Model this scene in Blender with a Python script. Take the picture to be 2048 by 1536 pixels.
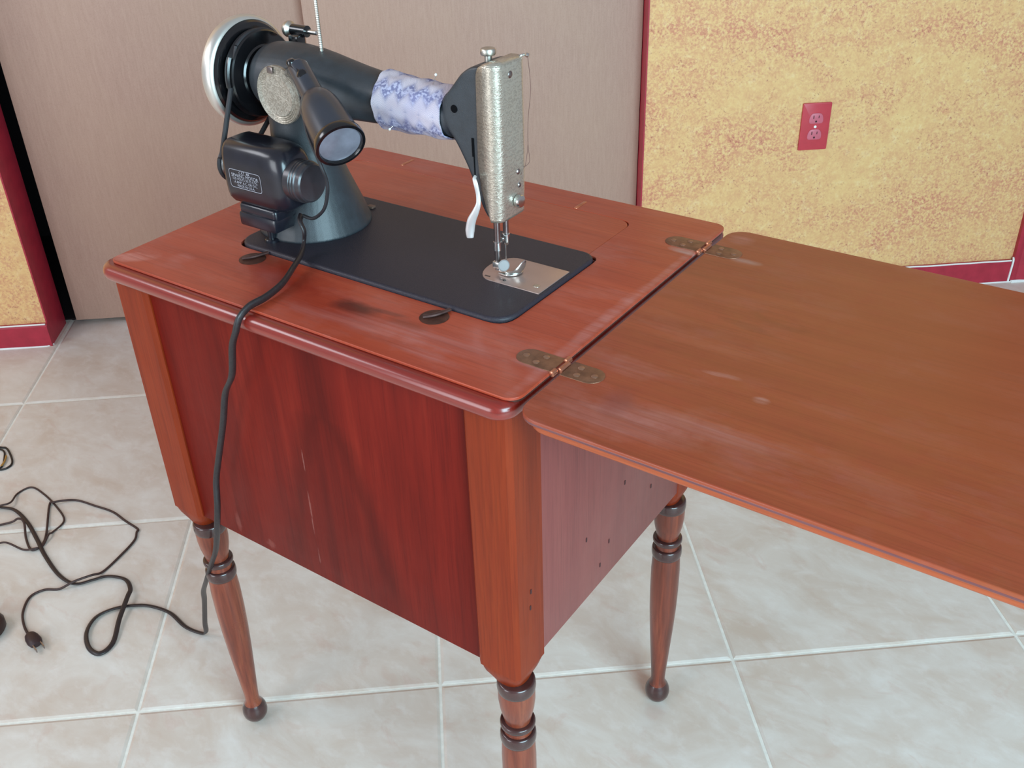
import bpy, bmesh, math, random
from mathutils import Vector, Matrix
from math import sin, cos, pi, radians, sqrt, atan2
random.seed(4)
for o in list(bpy.data.objects): bpy.data.objects.remove(o)
SC = bpy.context.scene
COL = SC.collection
# ------------------------------------------------------------------ camera
cd = bpy.data.cameras.new('camera'); cam = bpy.data.objects.new('camera', cd); COL.objects.link(cam)
cd.sensor_width = 36; cd.lens = 2010.85/2048*36; cd.clip_start = .02; cd.clip_end = 50
r_ = Vector((0.82418137, 0.56555784, -0.0294855)); u_ = Vector((-0.2809428, 0.45351157, 0.84581227)); b_ = Vector((0.49172778, -0.68881898, 0.53266519))
M = Matrix((r_, u_, b_)).transposed().to_4x4(); M.translation = Vector((0.95681, -0.57782, 1.2311)); cam.matrix_world = M
SC.camera = cam
# ------------------------------------------------------------------ light
SC.view_settings.view_transform = 'Standard'; SC.view_settings.look = 'None'
SC.view_settings.gamma = 1; SC.view_settings.use_curve_mapping = False
SC.view_settings.exposure = 0.0
w = bpy.data.worlds.new('world'); SC.world = w; w.use_nodes = True
bg = w.node_tree.nodes['Background']; bg.inputs[0].default_value = (.88, .90, 1.0, 1); bg.inputs[1].default_value = .36
def area(name, loc, target, sx, sy, power, col):
    l = bpy.data.lights.new(name, 'AREA'); l.shape = 'RECTANGLE'; l.size = sx; l.size_y = sy; l.energy = power; l.color = col
    o = bpy.data.objects.new(name, l); COL.objects.link(o); o.location = loc
    o.rotation_euler = (Vector(target)-Vector(loc)).to_track_quat('-Z', 'Y').to_euler(); return o
area('window_light', (2.6, -.98, 1.40), (.75, .45, .35), 1.5, 1.5, 104, (.57, .87, 1.0))
area('high_left_light', (-1.75, -1.5, 2.25), (.2, .1, .7), 1.2, .8, 22, (.92, .94, 1.0))  # unseen source high at the left, placed for the moulding and arm highlights
area('rear_glass_door_light', (-.40, -2.5, 1.15), (.1, 0, .9), 1.1, 1.5, 30, (.88, .94, 1.0))

# ------------------------------------------------------------------ frame of the room (the walls and the tiles are turned against the cabinet)
PHI = 0.68802; OX, OY = -0.1347, -0.06747; WALL = 1.2097; TS = .46462
H = .7672                      # height of the cabinet top
# ------------------------------------------------------------------ colour and nodes
def s2l(c):
    c = c/255
    return c/12.92 if c <= .04045 else ((c+.055)/1.055)**2.4
def C3(r, g, b): return (s2l(r), s2l(g), s2l(b), 1)
class NT:
    def __init__(s, name):
        s.m = bpy.data.materials.new(name); s.m.use_nodes = True; s.t = s.m.node_tree
        s.p = s.t.nodes['Principled BSDF']; s.out = s.t.nodes['Material Output']
    def n(s, typ, **k):
        x = s.t.nodes.new(typ)
        for a, v in k.items(): setattr(x, a, v)
        return x
    def l(s, a, b): s.t.links.new(a, b)
    def coord(s, kind='Object', scale=(1, 1, 1), loc=(0, 0, 0), rot=(0, 0, 0)):
        if kind == 'World': o = s.n('ShaderNodeNewGeometry').outputs['Position']
        else: o = s.n('ShaderNodeTexCoord').outputs[kind]
        mp = s.n('ShaderNodeMapping'); mp.inputs['Scale'].default_value = scale; mp.inputs['Location'].default_value = loc; mp.inputs['Rotation'].default_value = rot
        s.l(o, mp.inputs[0]); return mp.outputs[0]
    def noise(s, v, scale, detail=4, rough=.55, dist=0):
        x = s.n('ShaderNodeTexNoise'); x.inputs['Scale'].default_value = scale; x.inputs['Detail'].default_value = detail
        x.inputs['Roughness'].default_value = rough; x.inputs['Distortion'].default_value = dist
        if v is not None: s.l(v, x.inputs['Vector'])
        return x.outputs['Fac']
    def ramp(s, f, stops):
        x = s.n('ShaderNodeValToRGB'); e = x.color_ramp.elements
        while len(e) < len(stops): e.new(.5)
        for i, (p, c) in enumerate(stops):
            e[i].position = p; e[i].color = c if len(c) == 4 else (*c, 1)
        s.l(f, x.inputs[0]); return x.outputs[0]
    def bw(s, f, a, b): return s.ramp(f, [(a, (0, 0, 0, 1)), (b, (1, 1, 1, 1))])
    def mix(s, f, a, b, mode='MIX'):
        x = s.n('ShaderNodeMix', data_type='RGBA', blend_type=mode)
        for v, i in ((f, 0), (a, 6), (b, 7)):
            if hasattr(v, 'is_linked'): s.l(v, x.inputs[i])
            else: x.inputs[i].default_value = v
        return x.outputs[2]
    def math(s, op, a, b=0.0, c=None):
        x = s.n('ShaderNodeMath', operation=op)
        for i, v in enumerate((a, b) if c is None else (a, b, c)):
            if hasattr(v, 'is_linked'): s.l(v, x.inputs[i])
            else: x.inputs[i].default_value = v
        return x.outputs[0]
    def bump(s, h, strength, dist=.001):
        x = s.n('ShaderNodeBump'); x.inputs['Strength'].default_value = strength; x.inputs['Distance'].default_value = dist
        s.l(h, x.inputs['Height']); s.l(x.outputs[0], s.p.inputs['Normal'])
    def set(s, col=None, rough=None, metal=None, coat=None, coatr=None, spec=None):
        P = s.p.inputs
        for v, k in ((col, 'Base Color'), (rough, 'Roughness'), (metal, 'Metallic'), (coat, 'Coat Weight'), (coatr, 'Coat Roughness'), (spec, 'Specular IOR Level')):
            if v is None: continue
            if hasattr(v, 'is_linked'): s.l(v, P[k])
            else: P[k].default_value = v
        return s.m
def plain(name, c, rough=.5, metal=0, var=.12, nscale=60, bump=0, bs=300, coat=0, spec=None):
    t = NT(name); v = t.coord()
    f = t.noise(v, nscale, 5)
    dark = tuple(x*(1-var) for x in c[:3])+(1,); lite = tuple(min(1, x*(1+var)) for x in c[:3])+(1,)
    col = t.ramp(f, [(.3, dark), (.7, lite)])
    if bump: t.bump(t.noise(v, bs, 3), bump)
    return t.set(col, rough, metal, coat, .15, spec)
def blob(t, v, c, rx, ry, rot=0, soft=.9, nz=.5, ns=55):
    """mask (0..1) of one stain: an ellipse with a ragged edge"""
    mp = t.n('ShaderNodeMapping', vector_type='TEXTURE'); mp.inputs['Location'].default_value = (c[0], c[1], 0); mp.inputs['Rotation'].default_value = (0, 0, rot)
    mp.inputs['Scale'].default_value = (rx, ry, 1)
    sx = t.n('ShaderNodeVectorMath', operation='MULTIPLY'); sx.inputs[1].default_value = (1, 1, 0)
    t.l(v, sx.inputs[0]); t.l(sx.outputs[0], mp.inputs[0])
    ln = t.n('ShaderNodeVectorMath', operation='LENGTH'); t.l(mp.outputs[0], ln.inputs[0])
    d = t.math('ADD', ln.outputs['Value'], t.math('MULTIPLY', t.math('SUBTRACT', t.noise(v, ns, 3), .5), nz*2))
    return t.bw(t.math('SUBTRACT', 1.0+soft/2, d), 0, soft)
def wood(name, light, mid, dark, grain='x', rough=.38, coat=.25, coatr=.22, dust=0, stains=(), figure=None, rot=0, contrast=1, yellow=None, spec=.35, marks=()):
    t = NT(name); v0 = t.coord()
    sc = {'x': (1.2, 22, 22), 'y': (22, 1.2, 22), 'z': (22, 22, 1.2)}[grain]
    sf = {'x': (12, 420, 420), 'y': (420, 12, 420), 'z': (420, 420, 12)}[grain]
    v = t.coord(scale=sc, rot=(0, 0, rot)); vf = t.coord(scale=sf, rot=(0, 0, rot))
    g = t.noise(v, 1.6, 7, .62, .5)
    col = t.ramp(g, [(.5-.22/contrast, dark), (.5, mid), (.5+.2/contrast, light)])
    fine = t.noise(vf, 1, 3, .6)
    col = t.mix(t.math('MULTIPLY', t.bw(fine, .48, .75), .38), col, tuple(x*.5 for x in dark[:3])+(1,))
    if yellow:
        col = t.mix(t.math('MULTIPLY', t.bw(t.noise(t.coord(scale=tuple(.35*x for x in sc)), 1.1, 5), .36, .74), .7), col, yellow)
    if figure: col = t.mix(figure(t, v0), col, tuple(x*.62 for x in dark[:3])+(1,))
    if dust:
        dm = t.math('MULTIPLY', t.bw(t.noise(t.coord(scale=(1, 2.2, 1)), 9, 6, .7), .5, .78), dust)
        col = t.mix(dm, col, C3(190, 135, 130))
    rgh = t.math('ADD', rough, t.math('MULTIPLY', t.noise(v0, 24, 4), .22))
    streak = t.bw(t.noise(t.coord(scale=tuple(q*.35 for q in sf)), 1, 4, .6), .36, .62)
    for (c, rx, ry, rr, colr, st) in stains:
        mk = blob(t, v0, c, rx, ry, rr)
        if colr[0] > .4: mk = t.math('MULTIPLY', mk, t.math('ADD', .25, t.math('MULTIPLY', streak, .75)))
        col = t.mix(t.math('MULTIPLY', mk, st), col, colr)
    if marks:
        sp_ = t.n('ShaderNodeSeparateXYZ'); t.l(v0, sp_.inputs[0]); cb_ = t.n('ShaderNodeCombineXYZ'); t.l(sp_.outputs[0], cb_.inputs[0]); t.l(sp_.outputs[2], cb_.inputs[1])
        for (mx, mz, rx, rz, st) in marks:
            col = t.mix(t.math('MULTIPLY', blob(t, cb_.outputs[0], (mx-CB[0], mz), rx, rz, 0, .7, .8, 160), st*.45), col, C3(190, 130, 120))
    t.bump(fine, .12, .0006)
    return t.set(col, t.math('SUBTRACT', rgh, .1), 0, coat, coatr, spec)

# ------------------------------------------------------------------ mesh helpers
def link(name, me, mat, parent=None, loc=(0, 0, 0), smooth=30):
    o = bpy.data.objects.new(name, me); COL.objects.link(o)
    if mat is not None and not me.materials:
        for m in (mat if isinstance(mat, (list, tuple)) else [mat]): me.materials.append(m)
    if smooth:
        for p in me.polygons: p.use_smooth = True
        me.set_sharp_from_angle(angle=radians(smooth))
    o.location = loc
    if parent is not None: o.parent = parent
    return o
class MB:
    """collects shapes given in scene coordinates; build() links them as ONE mesh, moved to the parent's frame"""
    def __init__(s): s.v = []; s.f = []; s.mi = []; s.cur = 0
    def add(s, vs, fs):
        b = len(s.v); s.v += [Vector(x) for x in vs]
        for f in fs: s.f.append([b+i for i in f]); s.mi.append(s.cur)
    def loft(s, rings, cap=True, closed=True):
        n = len(rings[0]); vs = [p for r in rings for p in r]; fs = []
        for i in range(len(rings)-1):
            for j in range(n if closed else n-1):
                k = (j+1) % n; fs.append((i*n+j, i*n+k, (i+1)*n+k, (i+1)*n+j))
        if cap:
            fs.append(list(range(n))[::-1]); fs.append([(len(rings)-1)*n+i for i in range(n)])
        s.add(vs, fs); return s
    def lathe(s, prof, c, axis='z', n=32, cap=True):
        """prof: (position along axis, radius)"""
        ax = {'x': (Vector((0, 1, 0)), Vector((0, 0, 1)), Vector((1, 0, 0))), 'y': (Vector((0, 0, 1)), Vector((1, 0, 0)), Vector((0, 1, 0))), 'z': (Vector((1, 0, 0)), Vector((0, 1, 0)), Vector((0, 0, 1)))}
        if isinstance(axis, str): a, b, d = ax[axis]
        else:
            d = Vector(axis).normalized(); a = d.orthogonal().normalized(); b = d.cross(a)
        c = Vector(c)
        s.loft([[c+d*h+(a*cos(2*pi*i/n)+b*sin(2*pi*i/n))*max(r, 1e-5) for i in range(n)] for h, r in prof], cap); return s
    def box(s, x0, x1, y0, y1, z0, z1, bev=0):
        if bev <= 0:
            s.add([(x0, y0, z0), (x1, y0, z0), (x1, y1, z0), (x0, y1, z0), (x0, y0, z1), (x1, y0, z1), (x1, y1, z1), (x0, y1, z1)],
                  [(0, 3, 2, 1), (4, 5, 6, 7), (0, 1, 5, 4), (1, 2, 6, 5), (2, 3, 7, 6), (3, 0, 4, 7)]); return s
        bm = bmesh.new(); bmesh.ops.create_cube(bm, size=1)
        for v in bm.verts: v.co = Vector(((x0+x1)/2+v.co.x*(x1-x0), (y0+y1)/2+v.co.y*(y1-y0), (z0+z1)/2+v.co.z*(z1-z0)))
        bmesh.ops.bevel(bm, geom=bm.edges[:], offset=bev, segments=3 if bev > .003 else 2, profile=.5, affect='EDGES')
        bm.verts.index_update(); s.add([v.co.copy() for v in bm.verts], [[v.index for v in f.verts] for f in bm.faces]); bm.free(); return s
    def prism(s, poly, h0, h1, axis='z', bev=0, seg=2):
        """poly in the plane across the axis: z:(x,y)  y:(x,z)  x:(y,z)"""
        P = {'z': lambda a, b, h: (a, b, h), 'y': lambda a, b, h: (a, h, b), 'x': lambda a, b, h: (h, a, b)}[axis]
        bm = bmesh.new(); v0 = [bm.verts.new(P(a, b, h0)) for a, b in poly]; v1 = [bm.verts.new(P(a, b, h1)) for a, b in poly]
        bm.faces.new(v0); f1 = bm.faces.new(v1[::-1]); n = len(poly)
        for i in range(n): bm.faces.new((v0[i], v1[i], v1[(i+1) % n], v0[(i+1) % n]))
        bmesh.ops.recalc_face_normals(bm, faces=bm.faces[:])
        if bev:
            es = [e for e in bm.edges if (e.verts[0] in v0) == (e.verts[1] in v0)]
            bmesh.ops.bevel(bm, geom=es, offset=bev, segments=seg, profile=.5, affect='EDGES')
        bm.verts.index_update(); s.add([v.co.copy() for v in bm.verts], [[v.index for v in f.verts] for f in bm.faces]); bm.free(); return s
    def tube(s, pts, rad, n=10, sub=6, flat=None, cap=True, up=None):
        """smooth tube through pts; rad a number or one per point; flat=(a,b) cross section factors"""
        P = [Vector(p) for p in pts]; R = rad if isinstance(rad, (list, tuple)) else [rad]*len(P)
        if sub > 1: P, R = catmull(P, R, sub)
        rings = []; nrm = None
        for i, p in enumerate(P):
            d = (P[min(i+1, len(P)-1)]-P[max(i-1, 0)]).normalized()
            if nrm is None: nrm = (Vector(up) if up else d.orthogonal()).normalized()
            if up: nrm = Vector(up)
            nrm = (nrm-d*nrm.dot(d)).normalized(); bi = d.cross(nrm)
            fa, fb = flat or (1, 1)
            rings.append([p+(nrm*cos(2*pi*j/n)*fa+bi*sin(2*pi*j/n)*fb)*R[i] for j in range(n)])
        s.loft(rings, cap); return s
    def build(s, name, mat, parent=None, smooth=35, fix=True):
        off = Vector(parent.get('base', (0, 0, 0))) if parent is not None else Vector((0, 0, 0))
        me = bpy.data.meshes.new(name); me.from_pydata([v-off for v in s.v], [], s.f)
        if any(s.mi):
            me.polygons.foreach_set('material_index', s.mi)
        if fix:
            bm = bmesh.new(); bm.from_mesh(me); bmesh.ops.recalc_face_normals(bm, faces=bm.faces[:]); bm.to_mesh(me); bm.free()
        o = link(name, me, mat, parent, smooth=smooth)
        o['base'] = tuple(off); return o
def catmull(P, R, sub):
    Q = []; S = []
    for i in range(len(P)-1):
        p0, p1, p2, p3 = P[max(i-1, 0)], P[i], P[i+1], P[min(i+2, len(P)-1)]
        for k in range(sub):
            t = k/sub
            Q.append(.5*((2*p1)+(p2-p0)*t+(2*p0-5*p1+4*p2-p3)*t*t+(3*p1-p0-3*p2+p3)*t**3)); S.append(R[i]*(1-t)+R[i+1]*t)
    Q.append(P[-1]); S.append(R[-1]); return Q, S
def rrect(x0, x1, y0, y1, r, n=6):
    if not isinstance(r, (list, tuple)): r = [r]*4
    out = []
    for (cx, cy, a, q) in ((x0+r[0], y0+r[0], pi, r[0]), (x1-r[1], y0+r[1], 1.5*pi, r[1]), (x1-r[2], y1-r[2], 0, r[2]), (x0+r[3], y1-r[3], .5*pi, r[3])):
        for i in range(n+1): out.append((cx+q*cos(a+pi/2*i/n), cy+q*sin(a+pi/2*i/n)))
    return out
def rpoly(pts, n=5):
    """polygon with a radius for each corner: (x, y, r)"""
    out = []; m = len(pts)
    for i in range(m):
        p = Vector(pts[i][:2]); a = Vector(pts[i-1][:2]); b = Vector(pts[(i+1) % m][:2]); r = pts[i][2]
        if r <= 0: out.append(tuple(p)); continue
        p1 = p+(a-p).normalized()*r; p2 = p+(b-p).normalized()*r
        for k in range(n+1):
            t = k/n; q = p1*(1-t)**2+p*2*t*(1-t)+p2*t*t; out.append((q.x, q.y))
    return out
def slab(name, outlines, z, half, bev, mat, parent, res=4, smooth=40):
    """flat plate with holes: first outline is the rim, the others are holes; edges rounded by bev"""
    cu = bpy.data.curves.new(name, 'CURVE'); cu.dimensions = '2D'; cu.fill_mode = 'BOTH'
    cu.extrude = half; cu.bevel_depth = bev; cu.bevel_resolution = res
    off = Vector(parent.get('base', (0, 0, 0)))
    for ol in outlines:
        sp = cu.splines.new('POLY'); sp.points.add(len(ol)-1); sp.use_cyclic_u = True
        for i, (x, y) in enumerate(ol): sp.points[i].co = (x-off.x, y-off.y, 0, 1)
    t = bpy.data.objects.new('tmp', cu); COL.objects.link(t)
    dg = bpy.context.evaluated_depsgraph_get(); me = bpy.data.meshes.new_from_object(t.evaluated_get(dg)); bpy.data.objects.remove(t)
    for v in me.vertices: v.co.z += z-off.z
    me.name = name; me.materials.clear(); o = link(name, me, mat, parent, smooth=smooth); o['base'] = tuple(off); return o
def join(o, others):
    bm = bmesh.new(); bm.from_mesh(o.data)
    for q in others: bm.from_mesh(q.data)
    bm.to_mesh(o.data); bm.free()
    for q in others: bpy.data.objects.remove(q)
    o.data.set_sharp_from_angle(angle=radians(40)); return o
def remesh(o, voxel, smooth_it, keep=None):
    m = o.modifiers.new('r', 'REMESH'); m.mode = 'VOXEL'; m.voxel_size = voxel; m.use_smooth_shade = True
    s = o.modifiers.new('s', 'SMOOTH'); s.iterations = smooth_it; s.factor = .5
    dg = bpy.context.evaluated_depsgraph_get(); me = bpy.data.meshes.new_from_object(o.evaluated_get(dg))
    mats = list(o.data.materials); o.modifiers.clear(); o.data = me
    me.materials.clear()
    for q in mats: me.materials.append(q)
    for p in me.polygons: p.use_smooth = True; p.material_index = 0
    return o
def empty(name, label, cat, base, group=None):
    o = bpy.data.objects.new(name, None); COL.objects.link(o); o.location = base; o['base'] = tuple(base); o.empty_display_size = .05
    return tag(o, label, cat, group)
def tag(o, label, cat, group=None):
    o['label'] = label; o['category'] = cat
    if group: o['group'] = group
    return o
def roomframe(o):
    o.rotation_euler = (0, 0, PHI); o.location = (OX, OY, 0); return o
def struct(name, mb, mat, smooth=0):
    o = mb.build(name, mat, smooth=smooth); o['kind'] = 'structure'; return roomframe(o)

# ------------------------------------------------------------------ materials of the room
def mat_tile():
    t = NT('travertine_tile'); v = t.coord('World')
    inf = t.n('ShaderNodeObjectInfo'); add = t.n('ShaderNodeVectorMath', operation='ADD'); sc = t.n('ShaderNodeVectorMath', operation='SCALE'); sc.inputs['Scale'].default_value = 7
    cmb = t.n('ShaderNodeCombineXYZ'); t.l(inf.outputs['Random'], cmb.inputs[0]); t.l(inf.outputs['Random'], cmb.inputs[1]); t.l(cmb.outputs[0], sc.inputs[0])
    t.l(v, add.inputs[0]); t.l(sc.outputs[0], add.inputs[1]); vv = add.outputs[0]
    st = t.n('ShaderNodeMapping'); st.inputs['Scale'].default_value = (1, 1.7, 1); st.inputs['Rotation'].default_value = (0, 0, PHI+.25); t.l(vv, st.inputs[0]); vs = st.outputs[0]
    a = t.noise(vs, 7, 8, .62, .7); b = t.noise(vs, 24, 6, .65, .3)
    col = t.ramp(a, [(.30, C3(206, 189, 175)), (.5, C3(215, 204, 194)), (.70, C3(225, 219, 212))])
    col = t.mix(t.math('MULTIPLY', t.bw(b, .5, .68), .35), col, C3(234, 230, 226))
    col = t.mix(t.math('MULTIPLY', t.bw(t.noise(vs, 11, 5, .6, 1.2), .58, .7), .35), col, C3(203, 172, 158))
    t.bump(t.noise(vs, 40, 5), .12, .001)
    return t.set(col, t.math('ADD', .34, t.math('MULTIPLY', b, .2)), 0, 0, .2, .4)
def mat_wall():
    t = NT('sponged_ochre_paint'); v = t.coord()
    sp = t.noise(v, 170, 3, .7); md = t.noise(v, 60, 5, .7)
    big = t.noise(t.coord(scale=(.8, .8, 1.2), rot=(0, .5, 0)), 6.5, 9, .72, .3)
    base = t.ramp(md, [(.3, C3(226, 176, 124)), (.55, C3(234, 194, 134)), (.72, C3(238, 206, 152))])
    k = t.math('MULTIPLY', t.bw(big, .36, .62), t.bw(sp, .42, .56))
    col = t.mix(t.math('MULTIPLY', k, .70), base, C3(204, 118, 104))
    k2 = t.math('MULTIPLY', t.bw(sp, .60, .66), t.bw(t.noise(v, 30, 4), .4, .62))
    col = t.mix(t.math('MULTIPLY', k2, .6), col, C3(160, 78, 72))
    k3 = t.bw(t.noise(v, 230, 2), .70, .76); col = t.mix(t.math('MULTIPLY', k3, .6), col, C3(240, 215, 150))
    # brick red painted freehand beside the casing at the right
    sep = t.n('ShaderNodeSeparateXYZ'); t.l(t.n('ShaderNodeTexCoord').outputs['Object'], sep.inputs[0])
    ed = t.math('ADD', sep.outputs[0], t.math('MULTIPLY', t.math('SUBTRACT', t.noise(v, 22, 4), .5), .09))
    col = t.mix(t.math('MULTIPLY', t.bw(ed, 1.965, 2.0), .85), col, C3(176, 72, 84))
    t.bump(t.math('ADD', sp, md), .5, .0015)
    return t.set(col, .5, 0, 0, .2, .3)
def mat_door():
    t = NT('lauan_door_veneer'); v = t.coord(scale=(60, 60, 5)); f = t.noise(v, 5, 6, .7)
    c = t.noise(t.coord(), 420, 2, .6)
    col = t.ramp(f, [(.3, C3(178, 145, 130)), (.5, C3(184, 151, 136)), (.72, C3(190, 158, 142))])
    col = t.mix(t.math('MULTIPLY', t.bw(c, .5, .8), .45), col, C3(158, 124, 110))
    col = t.mix(t.math('MULTIPLY', t.bw(t.noise(t.coord(), 3, 3), .4, .7), .35), col, C3(190, 160, 138))
    t.bump(c, .15, .0005)
    return t.set(col, .55, 0, 0, .2, .3)
m_tile = mat_tile(); m_wall = mat_wall(); m_door = mat_door()
m_grout = plain('pale_grout', C3(232, 230, 222), .8, var=.08, nscale=90, bump=.3)
m_red = plain('brick_red_trim_paint', C3(172, 46, 64), .38, var=.12, nscale=40, bump=.1, bs=120, spec=.4)
m_caulk = plain('white_caulk', C3(240, 240, 238), .5, var=.04)
m_dark = plain('closet_shade_dark', C3(40, 26, 30), .8)  # dark colour that holds the shade inside the closet
m_plate = plain('outlet_plate_red', C3(196, 62, 74), .35, var=.05)
m_recept = plain('outlet_receptacle_pink', C3(205, 105, 122), .35, var=.05)
m_slot = plain('outlet_slot_dark', C3(70, 20, 28), .6)
m_white = plain('white_enamel', C3(245, 242, 238), .3, var=.03)

# ------------------------------------------------------------------ floor with its tiles
fl = struct('floor', MB().box(-3.0, 3.3, -2.6, WALL+.75, -.05, -.0022), m_grout)
HT = TS/2-.0026
def tile_mesh(u0, u1, v0, v1):
    bm = bmesh.new(); o = .004
    vs = [bm.verts.new(c) for c in ((u0+o, v0+o, 0), (u1-o, v0+o, 0), (u1-o, v1-o, 0), (u0+o, v1-o, 0))]
    lo = [bm.verts.new(c) for c in ((u0, v0, -.0016), (u1, v0, -.0016), (u1, v1, -.0016), (u0, v1, -.0016))]
    bt = [bm.verts.new((c.co.x, c.co.y, -.008)) for c in lo]
    bm.faces.new(vs)
    for A, B in ((vs, lo), (lo, bt)):
        for i in range(4): bm.faces.new((B[i], B[(i+1) % 4], A[(i+1) % 4], A[i]))
    me = bpy.data.meshes.new('tile'); bm.to_mesh(me); bm.free(); me.materials.append(m_tile); return me
full = tile_mesh(-HT, HT, -HT, HT)
for i in range(-5, 6):
    for j in range(-4, 3):
        u, vv = (i+.5)*TS, (j+.5)*TS
        me = full
        top = vv+TS/2
        if top > WALL and vv-TS/2 < WALL-.01:
            if i in (-2, -1, 0, 1, 2): me = full                 # tiles run on into the closet
            else: me = tile_mesh(-HT, HT, -HT, WALL-vv)
        o = bpy.data.objects.new('tile', me); COL.objects.link(o); o.parent = fl; o.location = (u, vv, 0)
# ------------------------------------------------------------------ walls, closet, trim
UL, UR = -.4814, 1.0104
struct('wall_left', MB().box(-3.0, UL, WALL, WALL+.11, 0, 2.6), m_wall)
struct('wall_right', MB().box(UR, 2.35, WALL, WALL+.11, 0, 2.6), m_wall)
struct('wall_back', MB().box(UL, UR, WALL, WALL+.11, 2.07, 2.6), m_wall)
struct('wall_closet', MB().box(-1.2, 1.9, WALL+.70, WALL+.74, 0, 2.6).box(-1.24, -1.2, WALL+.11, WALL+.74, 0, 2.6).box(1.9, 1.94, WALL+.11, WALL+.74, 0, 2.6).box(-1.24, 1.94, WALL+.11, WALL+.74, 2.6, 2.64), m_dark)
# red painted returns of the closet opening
struct('closet_floor_shade', MB().box(-1.2, 1.9, WALL+.125, WALL+.70, -.002, .003), m_dark)  # added dark sheet over the tiles, stands in for shade behind the doors
struct('trim_1', MB().box(UL-.001, UL+.0025, WALL-.001, WALL+.108, 0, 2.07), m_red)
struct('trim_2', MB().box(UR-.0025, UR+.0006, WALL-.001, WALL+.108, 0, 2.07), m_red)
d1 = struct('door_1', MB().box(-.445, .300, WALL+.092, WALL+.122, .014, 2.06, .0015), m_door, 30)
d2 = struct('door_2', MB().box(.244, 1.0068, WALL+.048, WALL+.078, .014, 2.06, .0015), m_door, 30)
def base_profile(u0, u1, h=.0605):
    return MB().prism([(WALL-.013, 0), (WALL, 0), (WALL, h), (WALL-.009, h), (WALL-.013, h-.005)], u0, u1, 'x')
bl = struct('baseboard_left', base_profile(-3.0, UL+.003), m_red, 20)
br = struct('baseboard_right', base_profile(UR, 2.0), m_red, 20)
def bead(pts, r, name):
    o = MB().tube(pts, r, 6, 3).build(name, m_caulk); o['kind'] = 'structure'; return roomframe(o)
def wob(u0, u1, v, z, n=26, a=.0007): return [(u0+(u1-u0)*i/n, v+random.uniform(-a, a)*.3, z+random.uniform(-a, a)) for i in range(n+1)]
bead(wob(-3.0, UL, WALL-.0105, .0610), .0021, 'trim_3')
bead(wob(UR, 2.0, WALL-.0105, .0610), .0021, 'trim_4')
bead(wob(-3.0, UL-.02, WALL-.0145, .0008)+[(UL-.006, WALL-.0125, .0008), (UL+.004, WALL-.004, .0008)], .0026, 'trim_5')
bead(wob(UR, 2.008, WALL-.0145, .0008), .0024, 'trim_6')
bead([(2.002, WALL-.0135, .0008), (2.0025, WALL-.0140, .03), (2.0035, WALL-.0135, .0605), (2.0045, WALL-.008, .068)], .0026, 'trim_7')
bead(wob(2.008, 2.30, WALL-.017, .0022), .0042, 'trim_8')
struct('trim_9', MB().prism([(2.006, WALL), (2.006, WALL-.012), (2.012, WALL-.0165), (2.022, WALL-.013), (2.03, WALL-.0165), (2.07, WALL-.018), (2.075, WALL)], .004, 2.6, 'z'), m_red, 30)
struct('trim_10', MB().box(2.075, 2.34, WALL-.01, WALL-.0001, 0, 2.6), m_red)
# outlet
fu, fz = 1.4225, .4497
cu_, su_ = cos(PHI), sin(PHI)
def roomthing(name, label, cat, u, v, z):
    o = bpy.data.objects.new(name, None); COL.objects.link(o); o.rotation_euler = (0, 0, PHI)
    o.location = (OX+u*cu_-v*su_, OY+u*su_+v*cu_, z); o['base'] = (0, 0, 0); return tag(o, label, cat)
ot = roomthing('wall_outlet', 'red painted double electrical outlet on the ochre sponge-painted wall', 'outlet', fu, WALL, fz)
MB().prism(rrect(-.035, .035, -.0572, .0572, .003), -.0055, 0, 'y', .0018).build('cover_plate', m_plate, ot)
for s in (1, -1):
    rc = MB().prism(rpoly([(-.0165, s*.0195-.0115, .006), (.0165, s*.0195-.0115, .006), (.0175, s*.0195, .005), (.0125, s*.0195+.0135, .008), (-.0125, s*.0195+.0135, .008), (-.0175, s*.0195, .005)]), -.0072, -.005, 'y', .0006).build('receptacle', m_recept, ot)
    MB().box(-.0078, -.0056, -.0074, -.006, s*.0195+.0005, s*.0195+.0085).box(.0050, .0068, -.0074, -.006, s*.0195+.0015, s*.0195+.0080).lathe([(-.0074, .0025), (-.006, .0025)], (0, 0, s*.0195-.0062), 'y', 12).build('slot', m_slot, rc, smooth=0)
MB().lathe([(-.0074, .0001), (-.0072, .0022), (-.0064, .0033), (-.005, .0034)], (0, 0, 0), 'y', 16).build('screw', m_white, ot)

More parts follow.
